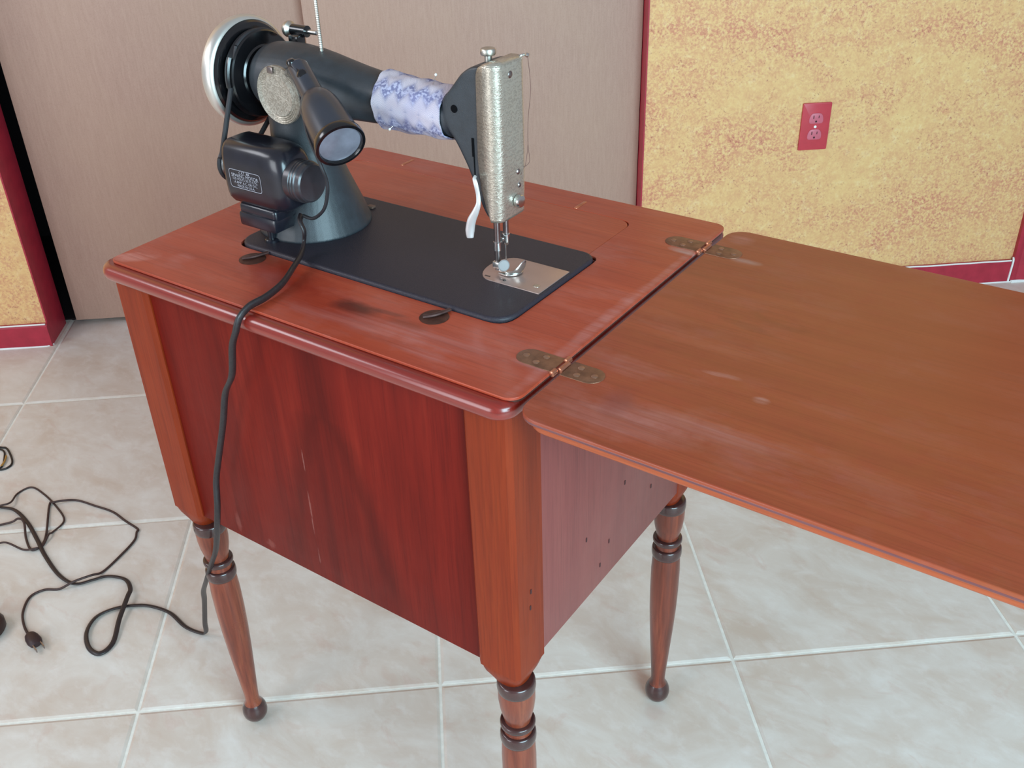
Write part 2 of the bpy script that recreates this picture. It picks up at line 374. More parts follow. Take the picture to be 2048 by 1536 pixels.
# ------------------------------------------------------------------ wood of the cabinet
BLK = C3(52, 34, 24); SCUF = C3(208, 150, 145)
CB = (0.27, 0.215, 0.0)                                       # base of the cabinet (its local frame)
def L2(x, y): return (x-CB[0], y-CB[1])
top_stains = [(L2(.3135, .057), .026, .0095, .03, BLK, .85), (L2(.348, .066), .022, .0035, .12, BLK, .38), (L2(.383, .058), .02, .006, 0, BLK, .30),
              (L2(.355, .038), .05, .012, .05, SCUF, .30), (L2(.43, .048), .05, .014, .05, SCUF, .26), (L2(.43, .022), .03, .006, 0, SCUF, .25), (L2(.538, .12), .006, .10, 0, SCUF, .35), (L2(.542, .28), .004, .10, 0, SCUF, .3),
              (L2(.022, .018), .020, .0085, .55, C3(222, 160, 150), .55), (L2(.007, .018), .012, .004, .8, C3(222, 160, 150), .5), (L2(.07, .045), .012, .01, 0, SCUF, .25), (L2(.29, .03), .03, .008, .1, SCUF, .22),
              (L2(.155, .090), .024, .013, 0, C3(90, 52, 40), .55), (L2(.535, .343), .014, .006, 0, C3(190, 170, 165), .55), (L2(.525, .058), .018, .005, 0, C3(190, 160, 160), .4),
              (L2(.20, .070), .055, .022, 0, C3(135, 30, 18), .55), (L2(.28, .045), .07, .02, 0, C3(140, 36, 22), .4)]
TOPL, TOPM, TOPD = C3(192, 84, 54), C3(180, 72, 45), C3(160, 58, 36)
m_top = wood('cherry_top', TOPL, TOPM, TOPD, 'x', .34, .3, .2, dust=.28, stains=top_stains, contrast=.62)
m_flap = wood('cherry_flap', C3(194, 88, 52), C3(182, 76, 43), C3(160, 62, 34), 'x', .36, .3, .2, dust=.12, contrast=.62)
m_mold = wood('cherry_moulding', C3(150, 44, 30), C3(136, 36, 26), C3(108, 26, 18), 'x', .30, 1.0, .2)
def knots(t, v):
    a = blob(t, v, L2(.660, .222), .026, .006, -.15, .6, .5, 90); b = blob(t, v, L2(.682, .247), .032, .009, -.2, .5, .5, 60)
    b2 = blob(t, v, L2(.682, .250), .022, .006, -.2, .5, .4, 60)
    return t.math('MULTIPLY', t.math('MAXIMUM', a, t.math('SUBTRACT', b, b2)), .45)
leaf_st = [(L2(.99, .27), .42, .27, -.25, C3(156, 84, 42), .6), (L2(.64, .02), .05, .018, .1, SCUF, .30), (L2(.69, .045), .07, .010, .1, SCUF, .26), (L2(.60, .10), .03, .012, 0, SCUF, .22), (L2(.62, .045), .012, .02, .2, C3(130, 62, 60), .4),
           (L2(.60, .353), .014, .005, 0, C3(190, 170, 160), .45), (L2(.575, .40), .012, .01, 0, SCUF, .3), (L2(.675, .13), .014, .003, .1, C3(210, 160, 150), .5), (L2(.72, .11), .006, .004, 0, C3(210, 170, 160), .5)]
m_leaf = wood('walnut_leaf', C3(172, 80, 52), C3(160, 70, 45), C3(138, 58, 37), 'x', .36, .25, .24, dust=.26, stains=leaf_st, figure=knots, rot=.02, contrast=.75)
m_lip = wood('worn_leaf_lip', C3(140, 88, 88), C3(118, 68, 70), C3(92, 50, 54), 'x', .35, .4, .2)
m_edge = wood('orange_leaf_edge', C3(190, 96, 52), C3(176, 82, 44), C3(146, 62, 36), 'x', .4, .3, .2)
m_post = wood('orange_post', C3(148, 56, 21), C3(131, 44, 16), C3(102, 32, 12), 'z', .42, .06, .25, stains=(), contrast=.8, spec=.2)
def cathedral(t, v):
    """dark hanging figure in the veneer of the near panel"""
    sep = t.n('ShaderNodeSeparateXYZ'); t.l(v, sep.inputs[0])
    wob_ = t.math('MULTIPLY', t.math('SUBTRACT', t.noise(v, 9, 4, .6), .5), .045)
    dx = t.math('ADD', t.math('SUBTRACT', sep.outputs[0], .295-CB[0]), wob_)
    # parabola opening downwards
    zz = t.math('SUBTRACT', .655, sep.outputs[2])
    w_ = t.math('MULTIPLY', t.math('POWER', t.math('MAXIMUM', zz, .0001), .55), .165)
    e = t.math('ABSOLUTE', t.math('SUBTRACT', t.math('ABSOLUTE', dx), w_))
    line = t.math('SUBTRACT', 1, t.bw(e, .002, .028))
    ins = t.bw(t.math('SUBTRACT', w_, t.math('ABSOLUTE', dx)), 0, .02)
    m = t.math('MAXIMUM', t.math('MULTIPLY', line, .6), t.math('MULTIPLY', ins, .26))
    return t.math('MULTIPLY', m, t.bw(sep.outputs[2], .36, .46))
m_panel = wood('mahogany_panel', C3(126, 32, 20), C3(112, 24, 15), C3(92, 18, 12), 'z', .45, .03, .3, figure=cathedral, spec=.12, marks=((.2545, .585, .0009, .013, .6), (.2528, .520, .0011, .016, .6), (.2522, .492, .0009, .010, .6), (.2535, .445, .0010, .010, .4), (.115, .435, .004, .012, .35), (.17, .425, .006, .006, .35)))
m_side = wood('side_panel_haze_tint', C3(140, 72, 66), C3(132, 64, 60), C3(118, 54, 52), 'z', .42, .3, .3, contrast=.6)  # paler, pinker wood: side light and haze put into the colour
m_leg = wood('turned_leg', C3(150, 78, 52), C3(124, 56, 38), C3(80, 38, 30), 'z', .3, .4, .16, contrast=1.5)
m_ring = plain('dark_leg_ring', C3(66, 38, 36), .26, var=.25, nscale=50, coat=.5)
m_brass = plain('tarnished_brass', C3(138, 98, 76), .42, .6, .3, 80, .2)
m_copper = plain('worn_copper_knuckle', C3(206, 138, 110), .32, .85, .2, 90)
m_nickel = plain('nickel', C3(205, 200, 190), .40, 1, .08, 60)
m_screw = plain('rubbed_screw_head', C3(164, 124, 102), .35, .7, .2, 90)
m_nail = plain('nail_mark', C3(60, 28, 30), .6)
m_inside = plain('raw_inside_wood', C3(60, 30, 20), .8)

cab = empty('sewing_cabinet', 'reddish brown wooden sewing machine cabinet with turned legs and opened side leaf', 'cabinet', CB)
W = .5471; D = .4318
G = .0013
cut = rpoly([(.0929-G, .1032-G, .020), (.4642+G, .1032-G, .022), (.4642+G, .2817+G, .014), (.4505, .2817+G, 0), (.4505, .3850, .018), (.0190, .3850, .022), (.0190, .2817+G, .002), (.0929-G, .2817+G, 0)])
O1 = rrect(.001, W-.001, .001, D-.002, [.010, .014, .014, .010])
tp = slab('tabletop', [O1, cut], H-.0015, .0009, .0006, m_top, cab, 2)
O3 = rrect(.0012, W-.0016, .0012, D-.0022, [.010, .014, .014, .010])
slab('groove', [O3, cut], H-.0042, .0014, 0, plain('groove_shade_wear', C3(78, 34, 24), .5, var=.4, nscale=180), cab, 2)  # dark band: shade and wear of the edge step put into the colour
O2 = rrect(-.0035, W-.0105, -.0035, D+.0015, [.014, .012, .016, .014])
cut2 = [(x*1.0, y) for x, y in rpoly([(.0929-.010, .1032-.010, .020), (.4642+.010, .1032-.010, .022), (.4642+.010, .2817+.004, .014), (.4605, .2857, 0), (.4605, .395, .018), (.009, .395, .022), (.009, .272, .002), (.0829, .272, 0)])]
md = slab('edge_moulding', [O2, cut2], H-.0128, .0006, .0088, m_mold, cab, 5)
# strip that carries the flap and shelf round the opening
MB().box(.02, .526, .03, .088, H-.040, H-.0225).build('inner_rail', m_inside, cab)
MB().box(.02, .526, .397, .41, H-.040, H-.0225).build('inner_rail', m_inside, cab)
fp = slab('flap', [rrect(.0205, .4490, .2830, .3838, [.003, .004, .018, .020])], H-.0042, .0032, .0008, m_flap, cab, 2)
for hx, hy in ((.3703, .398), (.0925, .4085)):
    hb = MB().prism(rrect(hx-.0025, hx+.0025, hy-.0125, hy+.0125, .002), H-.003, H+.0005, 'z', .0004).build('strap_hinge', m_copper, cab)
# hold-down latches in front of the bed
for hx, hy, sg in ((.1400, .0842, 1), (.3954, .0825, 1)):
    la = MB().lathe([(-.001, .0148), (.0004, .0148), (.0008, .0140), (.0007, .0100), (.0006, .0004)], (hx, hy, H), 'z', 28).build('latch', plain('latch_brown', C3(84, 50, 40), .45, .4, .3, 120, .3), cab)
    MB().tube([(hx-.009, hy-.006, H+.0012), (hx, hy+.002, H+.0022), (hx+.006, hy+.018, H+.0022)], [.0032, .0028, .0024], 8, 3, (.6, 1), up=(0, 0, 1)).build('latch_arm', plain('latch_iron', C3(92, 66, 62), .4, .5, .3, 120), la)
# leaf
lf = slab('leaf', [rrect(.5562, 1.112, -.0145, .4243, [.020, .02, .02, .020])], H-.0030, .0018, .0012, [m_leaf], cab, 3)
le = slab('leaf_edge', [rrect(.5635, 1.105, -.0075, .4180, .018)], H-.0102, .0022, .0034, m_edge, lf, 3)
li = slab('leaf_lip', [rrect(.5562, 1.1125, -.0149, .4247, .020)], H-.0040, .0006, .0009, m_lip, lf, 3)
def stadium(x0, x1, y0, y1, left=True, n=8):
    r = (y1-y0)/2; cy = (y0+y1)/2; out = []
    if left:
        out = [(x1, y0), (x1, y1)]+[(x0+r+r*cos(pi/2+pi*i/n), cy+r*sin(pi/2+pi*i/n)) for i in range(n+1)]
    else:
        out = [(x0, y1), (x0, y0)]+[(x1-r+r*cos(-pi/2+pi*i/n), cy+r*sin(-pi/2+pi*i/n)) for i in range(n+1)]
    return out
for hy, tint in ((.0692, 0), (.3620, 1)):
    hg = MB().prism(stadium(.5035, W-.0005, hy-.0130, hy+.0130), H-.002, H+.0006, 'z', .0004).prism(stadium(.5555, .5925, hy-.0130, hy+.0130, False), H-.002, H+.0006, 'z', .0004).build('hinge', m_brass, cab)
    for a, b, dx in ((-.016, -.0082, -.0022), (-.0078, .0078, .0012), (.0082, .016, -.0022)):
        MB().lathe([(hy+a, .0020), (hy+a+.0006, .0029), (hy+b-.0006, .0029), (hy+b, .0020)], (.5510+dx, 0, H-.0002), 'y', 14).build('knuckle', m_copper, hg)
    for sx, sy in ((.5125, 0), (.530, .006), (.5265, -.006), (.5835, 0), (.5665, .006), (.569, -.006)):
        MB().lathe([(0, .0032), (.0009, .0032), (.0014, .0022), (.0016, .0005)], (sx, hy+sy, H), 'z', 16).build('screw', m_screw, hg)
# panels
MB().box(.040, .487, .0100, .016, .4125, H-.021, .0008).build('near_panel', m_panel, cab)
MB().box(.040, .487, .398, .404, .4125, H-.021, .0008).build('far_panel', m_panel, cab)
MB().box(.5305, .5365, .052, .368, .4200, H-.021, .0006).build('side_panel', m_side, cab)
MB().box(.004, .010, .052, .368, .4200, H-.021, .0006).build('side_panel', m_side, cab)
for ny, nz in ((.2228, .5313), (.2896, .4821), (.1391, .5080), (.1894, .4695), (.1700, .4482), (.0290, .5219), (.0275, .5010)):
    nx = .5366 if ny > .05 else .5380
    MB().prism(rrect(ny-.0012, ny+.0012, nz-.0030, nz+.0030, .0009, 2), nx-.0006, nx+.0002, 'x').build('nail', m_nail, cab)
def sup(cx, cy, hx, hy, z, e, n=32):
    out = []
    for i in range(n):
        a = 2*pi*i/n+pi/n; c, s_ = cos(a), sin(a); k = (abs(c)**e+abs(s_)**e)**(-1/e)
        out.append((cx+hx*c*k, cy+hy*s_*k, z))
    return out
m_postside = m_post
for ix, (px, py) in enumerate(((.0195, .0300), (.5110, .0295), (.0195, .3890), (.5110, .3890))):
    mb = MB(); hw = .0268
    hx = hw
    mb.loft([sup(px, py, hx, hw, z, e) for z, e in ((H-.021, 14), (.4140, 14))]+[sup(px, py, q*hx, q*hw, z, e) for z, q, e in ((.4138, .93, 12), (.409, .925, 9), (.402, .87, 6), (.396, .78, 4.5), (.391, .72, 3), (.3885, .70, 2.5))])
    mb.build('post', m_post, cab, 40)
    lx = px+.0065 if px > .3 else px+.0085; ly = py-.004 if py < .2 else py
    ly = max(ly, .0262)
    prof = [(.002, .006), (.004, .0115), (.010, .0160), (.018, .0178), (.026, .0170), (.034, .0135), (.040, .0108), (.047, .0102), (.060, .0108), (.10, .0134), (.15, .0166), (.19, .0186), (.23, .0197), (.265, .0198), (.2895, .0188)]
    up_ = [(.3085, .0160), (.3120, .0158), (.3155, .0160)]; cup = [(.3225, .0145), (.330, .0160), (.345, .0190), (.358, .0204), (.3720, .0205)]
    lg = MB().lathe(prof+up_+cup+[(.388, .0195)], (lx, ly, 0), 'z', 36).build('leg', m_leg, cab, 50)
    for zc, rr, hh in ((.2985, .0206, .0085), (.3195, .0200, .0042), (.3800, .0214, .0085)):
        MB().lathe([(zc-hh, rr-.003)]+[(zc-hh*cos(pi*k/8), rr-.003+.003*sin(pi*k/8)**.6) for k in range(1, 8)]+[(zc+hh, rr-.003)], (lx, ly, 0), 'z', 36).build('ring', m_ring, lg, 50)
    MB().lathe([(0, .004), (.0015, .0085), (.006, .0142), (.012, .01735), (.018, .0183), (.025, .0177), (.031, .0155), (.036, .0125)], (lx, ly, 0), 'z', 32).build('ball_foot', m_ring, lg, 50)

# ------------------------------------------------------------------ sewing machine
ZB = .7712; Y0 = .192
m_black = plain('black_japanned_paint', C3(42, 48, 54), .48, 0, .2, 90, .16, 900, coat=.08, spec=.7)
m_bed = plain('crinkle_black_bed', C3(43, 38, 48), .5, 0, .45, 900, .5, 1100)
m_bed.node_tree.nodes['Principled BSDF'].inputs['Coat Weight'].default_value = .08
m_gloss = plain('glossy_black', C3(14, 14, 17), .2, 0, .2, 50, coat=.6)
m_bakel = plain('bakelite_black', C3(28, 28, 37), .28, 0, .25, 60, coat=.3)
m_lampm = plain('grey_black_lamp_shell', C3(44, 48, 58), .34, 0, .12, 40, coat=.4, spec=.6)
m_chrome = plain('satin_chrome', C3(215, 215, 212), .25, 1, .06, 50)
m_rim = plain('pale_chrome_rim', C3(225, 222, 215), .38, .85, .05, 50)
m_hole = plain('matt_black_hole', C3(12, 12, 15), .9, spec=.1)
m_steel = plain('steel', C3(150, 140, 138), .3, .95, .2, 90)
m_lens = plain('frosted_lens', C3(128, 128, 140), .22, .1, .22, 45, coat=.6)
m_rubber = plain('black_rubber', C3(40, 38, 42), .55, 0, .2, 80)
m_slide = plain('slide_plate_steel', C3(196, 172, 164), .36, .75, .06, 30)
m_text = plain('worn_white_print', C3(175, 175, 185), .5, 0, .15)
def mat_face():
    t = NT('engraved_nickel'); v = t.coord(); n1 = t.noise(v, 130, 2, .5, 2.2)
    wv = t.n('ShaderNodeTexWave', wave_type='RINGS'); wv.inputs['Scale'].default_value = 80; wv.inputs['Distortion'].default_value = 9; wv.inputs['Detail'].default_value = 2; wv.inputs['Detail Scale'].default_value = 3; t.l(v, wv.inputs[0])
    h = t.math('MULTIPLY', t.bw(wv.outputs['Fac'], .42, .58), t.bw(n1, .38, .5))
    col = t.mix(t.math('MULTIPLY', h, .4), C3(206, 194, 176), C3(140, 126, 112))
    col = t.mix(t.math('MULTIPLY', t.noise(v, 40, 3), .4), col, C3(206, 204, 196))
    t.bump(h, .3, .0005); return t.set(col, .34, .75)
def mat_disc():
    t = NT('engraved_disc_brass'); v = t.coord(loc=(0, 0, 0)); n1 = t.noise(v, 150, 1, .5, 3.0)
    h = t.bw(n1, .47, .53); col = t.mix(t.math('MULTIPLY', h, .5), C3(196, 188, 174), C3(140, 128, 114)); t.bump(h, .5, .0005)
    return t.set(col, .42, .55)
MBASE = (.2785, .1925, ZB)
mac = empty('sewing_machine', 'old black electric sewing machine with chrome handwheel set into the cabinet top', 'sewing machine', MBASE)
# bed
bd = slab('bed', [rrect(.0929+.0035, .4642-.0035, .1032+.0035, .2817-.0035, [.019, .021, .015, .016])], ZB-.0075, .0040, .0035, m_bed, mac, 4)
MB().box(.1, .457, .112, .274, ZB-.045, ZB-.0155, .004).build('underbed', m_black, mac)
# cast arm, pillar and head, one casting
body = MB()
def ring_x(x, zc, r, n=40, fy=1): return [(x, Y0+fy*r*cos(2*pi*i/n), zc+r*sin(2*pi*i/n)) for i in range(n)]
secs = [(.0860, .936, .016), (.0875, .936, .0235), (.0915, .936, .0295), (.098, .9362, .0340), (.108, .9365, .0368), (.125, .937, .0378), (.145, .9375, .0376), (.165, .9375, .0362), (.185, .937, .0338), (.205, .936, .0312), (.23, .9345, .0284), (.26, .933, .0258), (.30, .932, .0243), (.34, .9315, .0236), (.352, .9315, .0232), (.362, .9318, .0200), (.378, .9318, .017)]
body.loft([ring_x(*q) for q in secs])
pil = [(ZB-.001, .0655), (ZB+.002, .0655), (.780, .0628), (.79, .0595), (.80, .0558), (.812, .0512), (.825, .0462), (.838, .0418), (.85, .0388), (.865, .0366), (.89, .0355), (.92, .0352), (.94, .033)]
body.lathe([(z, r) for z, r in pil], (.133, Y0, 0), 'z', 48)
headp = rpoly([(.3500, .9500, .006), (.3655, .9665, .010), (.3760, .9790, .006), (.3880, .9865, .006), (.4010, .9885, .002), (.4150, .9885, .004), (.4165, .95, 0), (.4165, .90, 0), (.4155, .868, .008), (.4140, .8410, .003), (.4020, .8395, .003), (.3955, .8490, .006), (.3885, .8680, .008), (.3780, .8905, .008), (.3650, .9130, .010), (.3520, .9270, .010)], 4)
hc = Vector((.394, .925))
body.loft([[(hc.x+(a-hc.x)*kx, y, hc.y+(b-hc.y)*kz) for a, b in headp] for y, kx, kz in ((.1688, .90, .975), (.1690, .93, .985), (.1702, .965, .993), (.1725, .99, .998), (.1760, 1, 1), (.2080, 1, 1), (.2115, .99, .998), (.2138, .965, .993), (.2150, .93, .985), (.2152, .90, .975))])
bo = body.build('arm_casting', m_black, mac)
remesh(bo, .0014, 5)
# face plate
zr = [.9895, .9875, .984, .979, .970, .957, .93, .90, .885, .870, .858, .850, .844, .840, .8375]
xfL = {.9895: .4020, .9875: .3990, .984: .3970, .979: .3960}
def xf(z): 
    for a, b, c, d in ((.9895, .4020, .9875, .3990), (.9875, .3990, .984, .3970), (.984, .3970, .979, .3960), (.979, .3960, .90, .3940), (.90, .3940, .87, .3965), (.87, .3965, .85, .4020), (.85, .4020, .8375, .4065)):
        if z >= c: return b+(d-b)*(a-z)/(a-c)
    return .4065
def xr(z): return .4192 if z > .9 else .4192-.0022*((.9-z)/.0625)**1.4
rings = []
for z in zr:
    a, b = xf(z), xr(z); ym, yM = .1676, .2162; q = min(.0105, b-a-.0005); row = [(a, ym, z)]
    if b-a-q > .001: row.append((b-q-.0005, ym, z))
    else: row.append((a+.0004, ym, z))
    for k in range(0, 6): t_ = pi/2*k/5; row.append((b-q+q*sin(t_), ym+q-q*cos(t_), z))
    for k in range(0, 6): t_ = pi/2*k/5; row.append((b-q+q*cos(t_), yM-q+q*sin(t_), z))
    row += [(b-q-.0005 if b-a-q > .001 else a+.0004, yM, z), (a, yM, z)]
    rings.append(row)
fpb = MB(); fpb.loft(rings, False, False)
n_ = len(rings[0])
fpb.add([(.4075, Y0, .9897), *rings[0]], [(0, i+2, i+1) for i in range(n_-1)]+[(0, 1, n_)])
face = fpb.build('face_plate', mat_face(), mac, 45)
md_ = face.modifiers.new('t', 'SOLIDIFY'); md_.thickness = .0012; md_.offset = 0
fy = MB().lathe([(0, .0062), (.0042, .0066), (.0058, .0058), (.0064, .0040), (.0066, .0005)], (xr(.8535)+.0015, .1950, .8535), 'x', 24).build('thumb_screw', m_chrome, mac)
for z, y, rr in ((.8826, .1980, .0030), (.979, .1885, .0034), (.868, .2000, .0026)):
    sc_ = MB().lathe([(0, rr), (.0010, rr), (.0018, rr*.7), (.002, .0004)], (xr(z)-.0002, y, z), 'x', 16).build('screw', m_steel, mac)
MB().tube([(.4165, .2010, .876), (.4185, .2030, .873), (.4185, .1975, .870), (.4180, .2010, .865), (.4165, .2040, .8625)], .0007, 6, 4).build('thread_clip', m_chrome, mac)
MB().box(.4100, .4175, .2020, .2105, .8420, .8500, .001).build('thread_block', m_chrome, mac)
MB().lathe([(.9870, .0036), (.9925, .0036)], (.3935, .1915, 0), 'z', 16).lathe([(.9925, .0040), (.9932, .0068), (.9945, .0074), (.9975, .0074), (.9990, .0066), (.9993, .0050), (.9985, .0010)], (.3935, .1915, 0), 'z', 28).build('pressure_knob', m_nickel, mac)
MB().tube([(.4125, .2120, .9880), (.4150, .2150, .9900), (.4185, .2165, .9905)], [.0018, .0012, .0012], 8, 3).lathe([(-.0022, .0003), (-.0016, .0017), (0, .0023), (.0016, .0017), (.0022, .0003)], (.4200, .2170, .9903), 'x', 12).build('thread_guide', m_chrome, mac)
# holes and the lever slot in the head
MB().lathe([(.1682, .0002), (.1682, .0038), (.174, .0038)], (.3675, 0, .9446), 'y', 18).build('oil_hole', m_hole, mac)
MB().box(.3866, .3892, .1682, .1735, .9010, .9195).box(.3881, .3891, .1682, .1735, .8800, .9012).build('lever_slot', m_hole, mac)
MB().tube([(.3915, .1655, .8835), (.3925, .1620, .8815), (.3945, .1612, .8765), (.3955, .1625, .8660), (.3958, .1620, .8570), (.3925, .1612, .8480), (.3875, .1605, .8380), (.3848, .1605, .8270), (.3846, .1605, .8190)], [.0014, .0019, .0022, .0021, .0024, .0034, .0044, .0046, .0034], 12, 5, (.42, 1), up=(.55, -.8, 0)).build('presser_lifter', plain('brushed_white_nickel', C3(236, 232, 230), .42, .6, .04), mac)
# bars, needle and foot
pb = MB().lathe([(.777, .0033), (.86, .0033)], (.3995, .1860, 0), 'z', 16).build('presser_bar', m_steel, mac)
MB().lathe([(.7985, .0036), (.7990, .0042), (.8080, .0042), (.8085, .0036)], (.3995, .1860, 0), 'z', 16).build('bar_collar', m_chrome, pb)
nb = MB().lathe([(.8060, .0024), (.8065, .0030), (.86, .0030)], (.4006, .2000, 0), 'z', 16).build('needle_bar', m_steel, mac)
MB().lathe([(.7995, .0012), (.8010, .0030), (.8040, .0038), (.8120, .0040), (.8130, .0032)], (.4006, .2000, 0), 'z', 16).lathe([(.194, .002), (.1905, .0028), (.190, .0028)], (.4006, 0, .8080), 'y', 12).build('needle_clamp', m_chrome, nb)
MB().lathe([(.7735, .0001), (.7790, .0006), (.7960, .0008), (.8040, .0009)], (.4006, .1985, 0), 'z', 10).build('needle', m_chrome, mac)
ft = MB().box(.3955, .4035, .1810, .1900, .7800, .7870, .0008).box(.3990, .4050, .1845, .1905, .7755, .7830, .0008)
ft.build('foot_clamp', m_chrome, mac)
MB().lathe([(0, .0022), (.0030, .0024), (.0032, .0056), (.0052, .0062), (.0060, .0052), (.0062, .0004)], (.4045, .1865, .7835), (.75, -.62, .2), 22).build('foot_screw', plain('dull_nickel', C3(150, 146, 146), .6, .15, .06), mac)
MB().prism(rpoly([(.4000, .1840, .001), (.4120, .1830, .002), (.4200, .1890, .004), (.4215, .1990, .003), (.4180, .2040, .002), (.4130, .2030, .001), (.4135, .1960, .002), (.4040, .1900, .001)]), ZB+.0016, ZB+.0032, 'z', .0005).tube([(.4045, .1875, .7800), (.4080, .1865, .7770), (.4100, .1870, ZB+.003)], [.003, .0026, .0022], 8, 3, (.5, 1)).tube([(.4080, .1870, ZB+.0030), (.4150, .1885, ZB+.0040), (.4205, .1920, ZB+.0070), (.4235, .1965, ZB+.0125), (.4240, .2000, ZB+.0160)], [.0030, .0046, .0058, .0048, .0018], 12, 4, (.22, 1)).build('presser_foot', m_chrome, mac)
# needle plate with the round inner end
sp = [(.4600, .1690), (.4600, .2280)]+[(.3985+.0195*cos(a), .1985+.0295*sin(a)) for a in [pi/2+pi*k/16 for k in range(17)]]
pl = MB().prism(sp, ZB-.0004, ZB+.0009, 'z', .0004).build('slide_plate', m_slide, mac)
MB().box(.3895, .3960, .1745, .1765, ZB+.0008, ZB+.0011).box(.408, .4105, .1755, .1770, ZB+.0008, ZB+.0014).lathe([(ZB+.0008, .0022), (ZB+.0012, .0018)], (.4135, .1765, 0), 'z', 10).build('feed_slot', m_gloss, pl)
MB().prism(rrect(.4460, .4525, .1790, .1850, .002), ZB+.0008, ZB+.0016, 'z', .0004).build('finger_button', m_nickel, pl)
MB().box(.1585, .1680, .2520, .2590, ZB, ZB+.003, .001).build('oil_cap', plain('dull_tan_metal', C3(120, 96, 84), .5, .4), mac)
# decorative disc on the pillar
dc = (.1443, .1535, .9300)
dm = mat_disc()
prof = [(.004, .0308), (0, .0310), (-.0012, .0300), (-.0004, .0290), (-.0014, .0282), (-.0006, .0270), (-.0016, .0260), (-.0008, .0250), (-.0018, .0240), (-.0010, .0228), (-.0020, .0216), (-.0016, .0190), (-.0022, .0120), (-.0024, .0004)]
MB().lathe([(h, r) for h, r in prof], dc, 'y', 48).build('rear_disc', dm, mac, 20)
MB().box(.1360, .1440, .1500, .1530, .9530, .9600, .001).build('disc_clip', m_steel, mac)
# handwheel
wc = (0, Y0, .936)
wh = MB().lathe([(.0520, .010), (.0520, .050), (.0560, .0545), (.0665, .0550), (.0690, .0530), (.0700, .0500), (.0705, .0440), (.0725, .0430), (.0740, .0470), (.0755, .0476), (.0800, .0430), (.0845, .0470), (.0860, .0455), (.0865, .0320), (.0880, .0300), (.0890, .0140)], wc, 'x', 64).build('handwheel', m_gloss, mac, 30)
MB().lathe([(.0495, .0520), (.0490, .0560), (.0510, .0592), (.0570, .0605), (.0630, .0600), (.0655, .0582), (.0662, .0556), (.0640, .0540), (.0520, .0520)], wc, 'x', 72, False).build('rim', m_rim, wh, 40)
MB().lathe([(.0380, .002), (.0385, .0160), (.0410, .0180), (.0520, .0185)], wc, 'x', 32).build('clutch_knob', m_chrome, wh)
# motor
mo = MB()
def sec_x(x, cy, cz, hy, hz, e, n=40): return [(x, p[0], p[1]) for p in [(q[0], q[1]) for q in sup(cy, cz, hy, hz, 0, e, n)]]
mo.loft([sec_x(x, .1320, .8500, .0255*k, .0365*k, e) for x, k, e in ((.0885, .80, 4), (.0892, .90, 4.2), (.0915, .965, 4.2), (.096, 1, 4.2), (.150, 1, 4.2), (.162, .99, 4), (.171, .95, 3.6), (.177, .86, 3.2), (.181, .74, 2.6))])
motor = mo.build('motor', m_bakel, mac, 50)
MB().box(.0985, .1560, .1120, .1460, .8000, .8155, .004).box(.0990, .1560, .1095, .1400, .7895, .8060, .003).box(.118, .142, .128, .165, .795, .83, .003).lathe([(.7705, .0042), (.792, .0042)], (.130, .125, 0), 'z', 12).lathe([(.7712, .0080), (.7735, .0080), (.7745, .007)], (.130, .125, 0), 'z', 20).build('motor_bracket', m_bakel, motor)
kp = [(.177, .018), (.1800, .0225), (.1880, .0228), (.1890, .0216), (.1900, .0228), (.1915, .0228), (.1925, .0216), (.1935, .0226), (.1955, .0226), (.1965, .0214), (.1980, .0212), (.2015, .0208), (.2030, .0190), (.2025, .0170), (.2015, .0004)]
MB().lathe(kp, (0, .1300, .8515), 'x', 40).build('brush_cap', plain('grey_brush_cap', C3(58, 54, 58), .3, .2, .2, 60, coat=.3), motor, 25)
MB().lathe([(.0730, .0175), (.0745, .0190), (.0780, .0160), (.0815, .0190), (.0830, .0175), (.0890, .006)], (0, .1315, .8520), 'x', 28).build('motor_pulley', m_steel, motor)
# nameplate outline and lettering, printed on the motor
fyM = .1320-.0255
pc = (.1245, .8470)
pr = MB()
o_ = rrect(pc[0]-.0243, pc[0]+.0243, pc[1]-.0105, pc[1]+.0105, .0035, 5); i_ = rrect(pc[0]-.0237, pc[0]+.0237, pc[1]-.0099, pc[1]+.0099, .003, 5)
nn = len(o_); pr.add([(a, fyM-.0004, b) for a, b in o_]+[(a, fyM-.0004, b) for a, b in i_], [(k, (k+1) % nn, nn+(k+1) % nn, nn+k) for k in range(nn)])
def text_mesh(body_, size, x, z, y):
    cu = bpy.data.curves.new('t', 'FONT'); cu.body = body_; cu.size = size; cu.align_x = 'CENTER'; cu.align_y = 'CENTER'
    t = bpy.data.objects.new('t', cu); COL.objects.link(t); dg = bpy.context.evaluated_depsgraph_get(); me = bpy.data.meshes.new_from_object(t.evaluated_get(dg))
    vs = [(x+v.co.x, y, z+v.co.y) for v in me.vertices]; fs = [list(p.vertices) for p in me.polygons]; bpy.data.objects.remove(t); return vs, fs
for i, (s_, sz) in enumerate((('CAT. BR', .0046), ('SEWING MOTOR', .0054), ('110 VOLTS 50-75 CYC.', .0040), ('.4 AMP. A.C. OR D.C.', .0040), ('MADE IN U.S.A.', .0040))):
    pr.add(*text_mesh(s_, sz, pc[0], pc[1]+.0076-i*.0038, fyM-.0005))
pr.build('name_plate', m_text, motor, 0, fix=False)
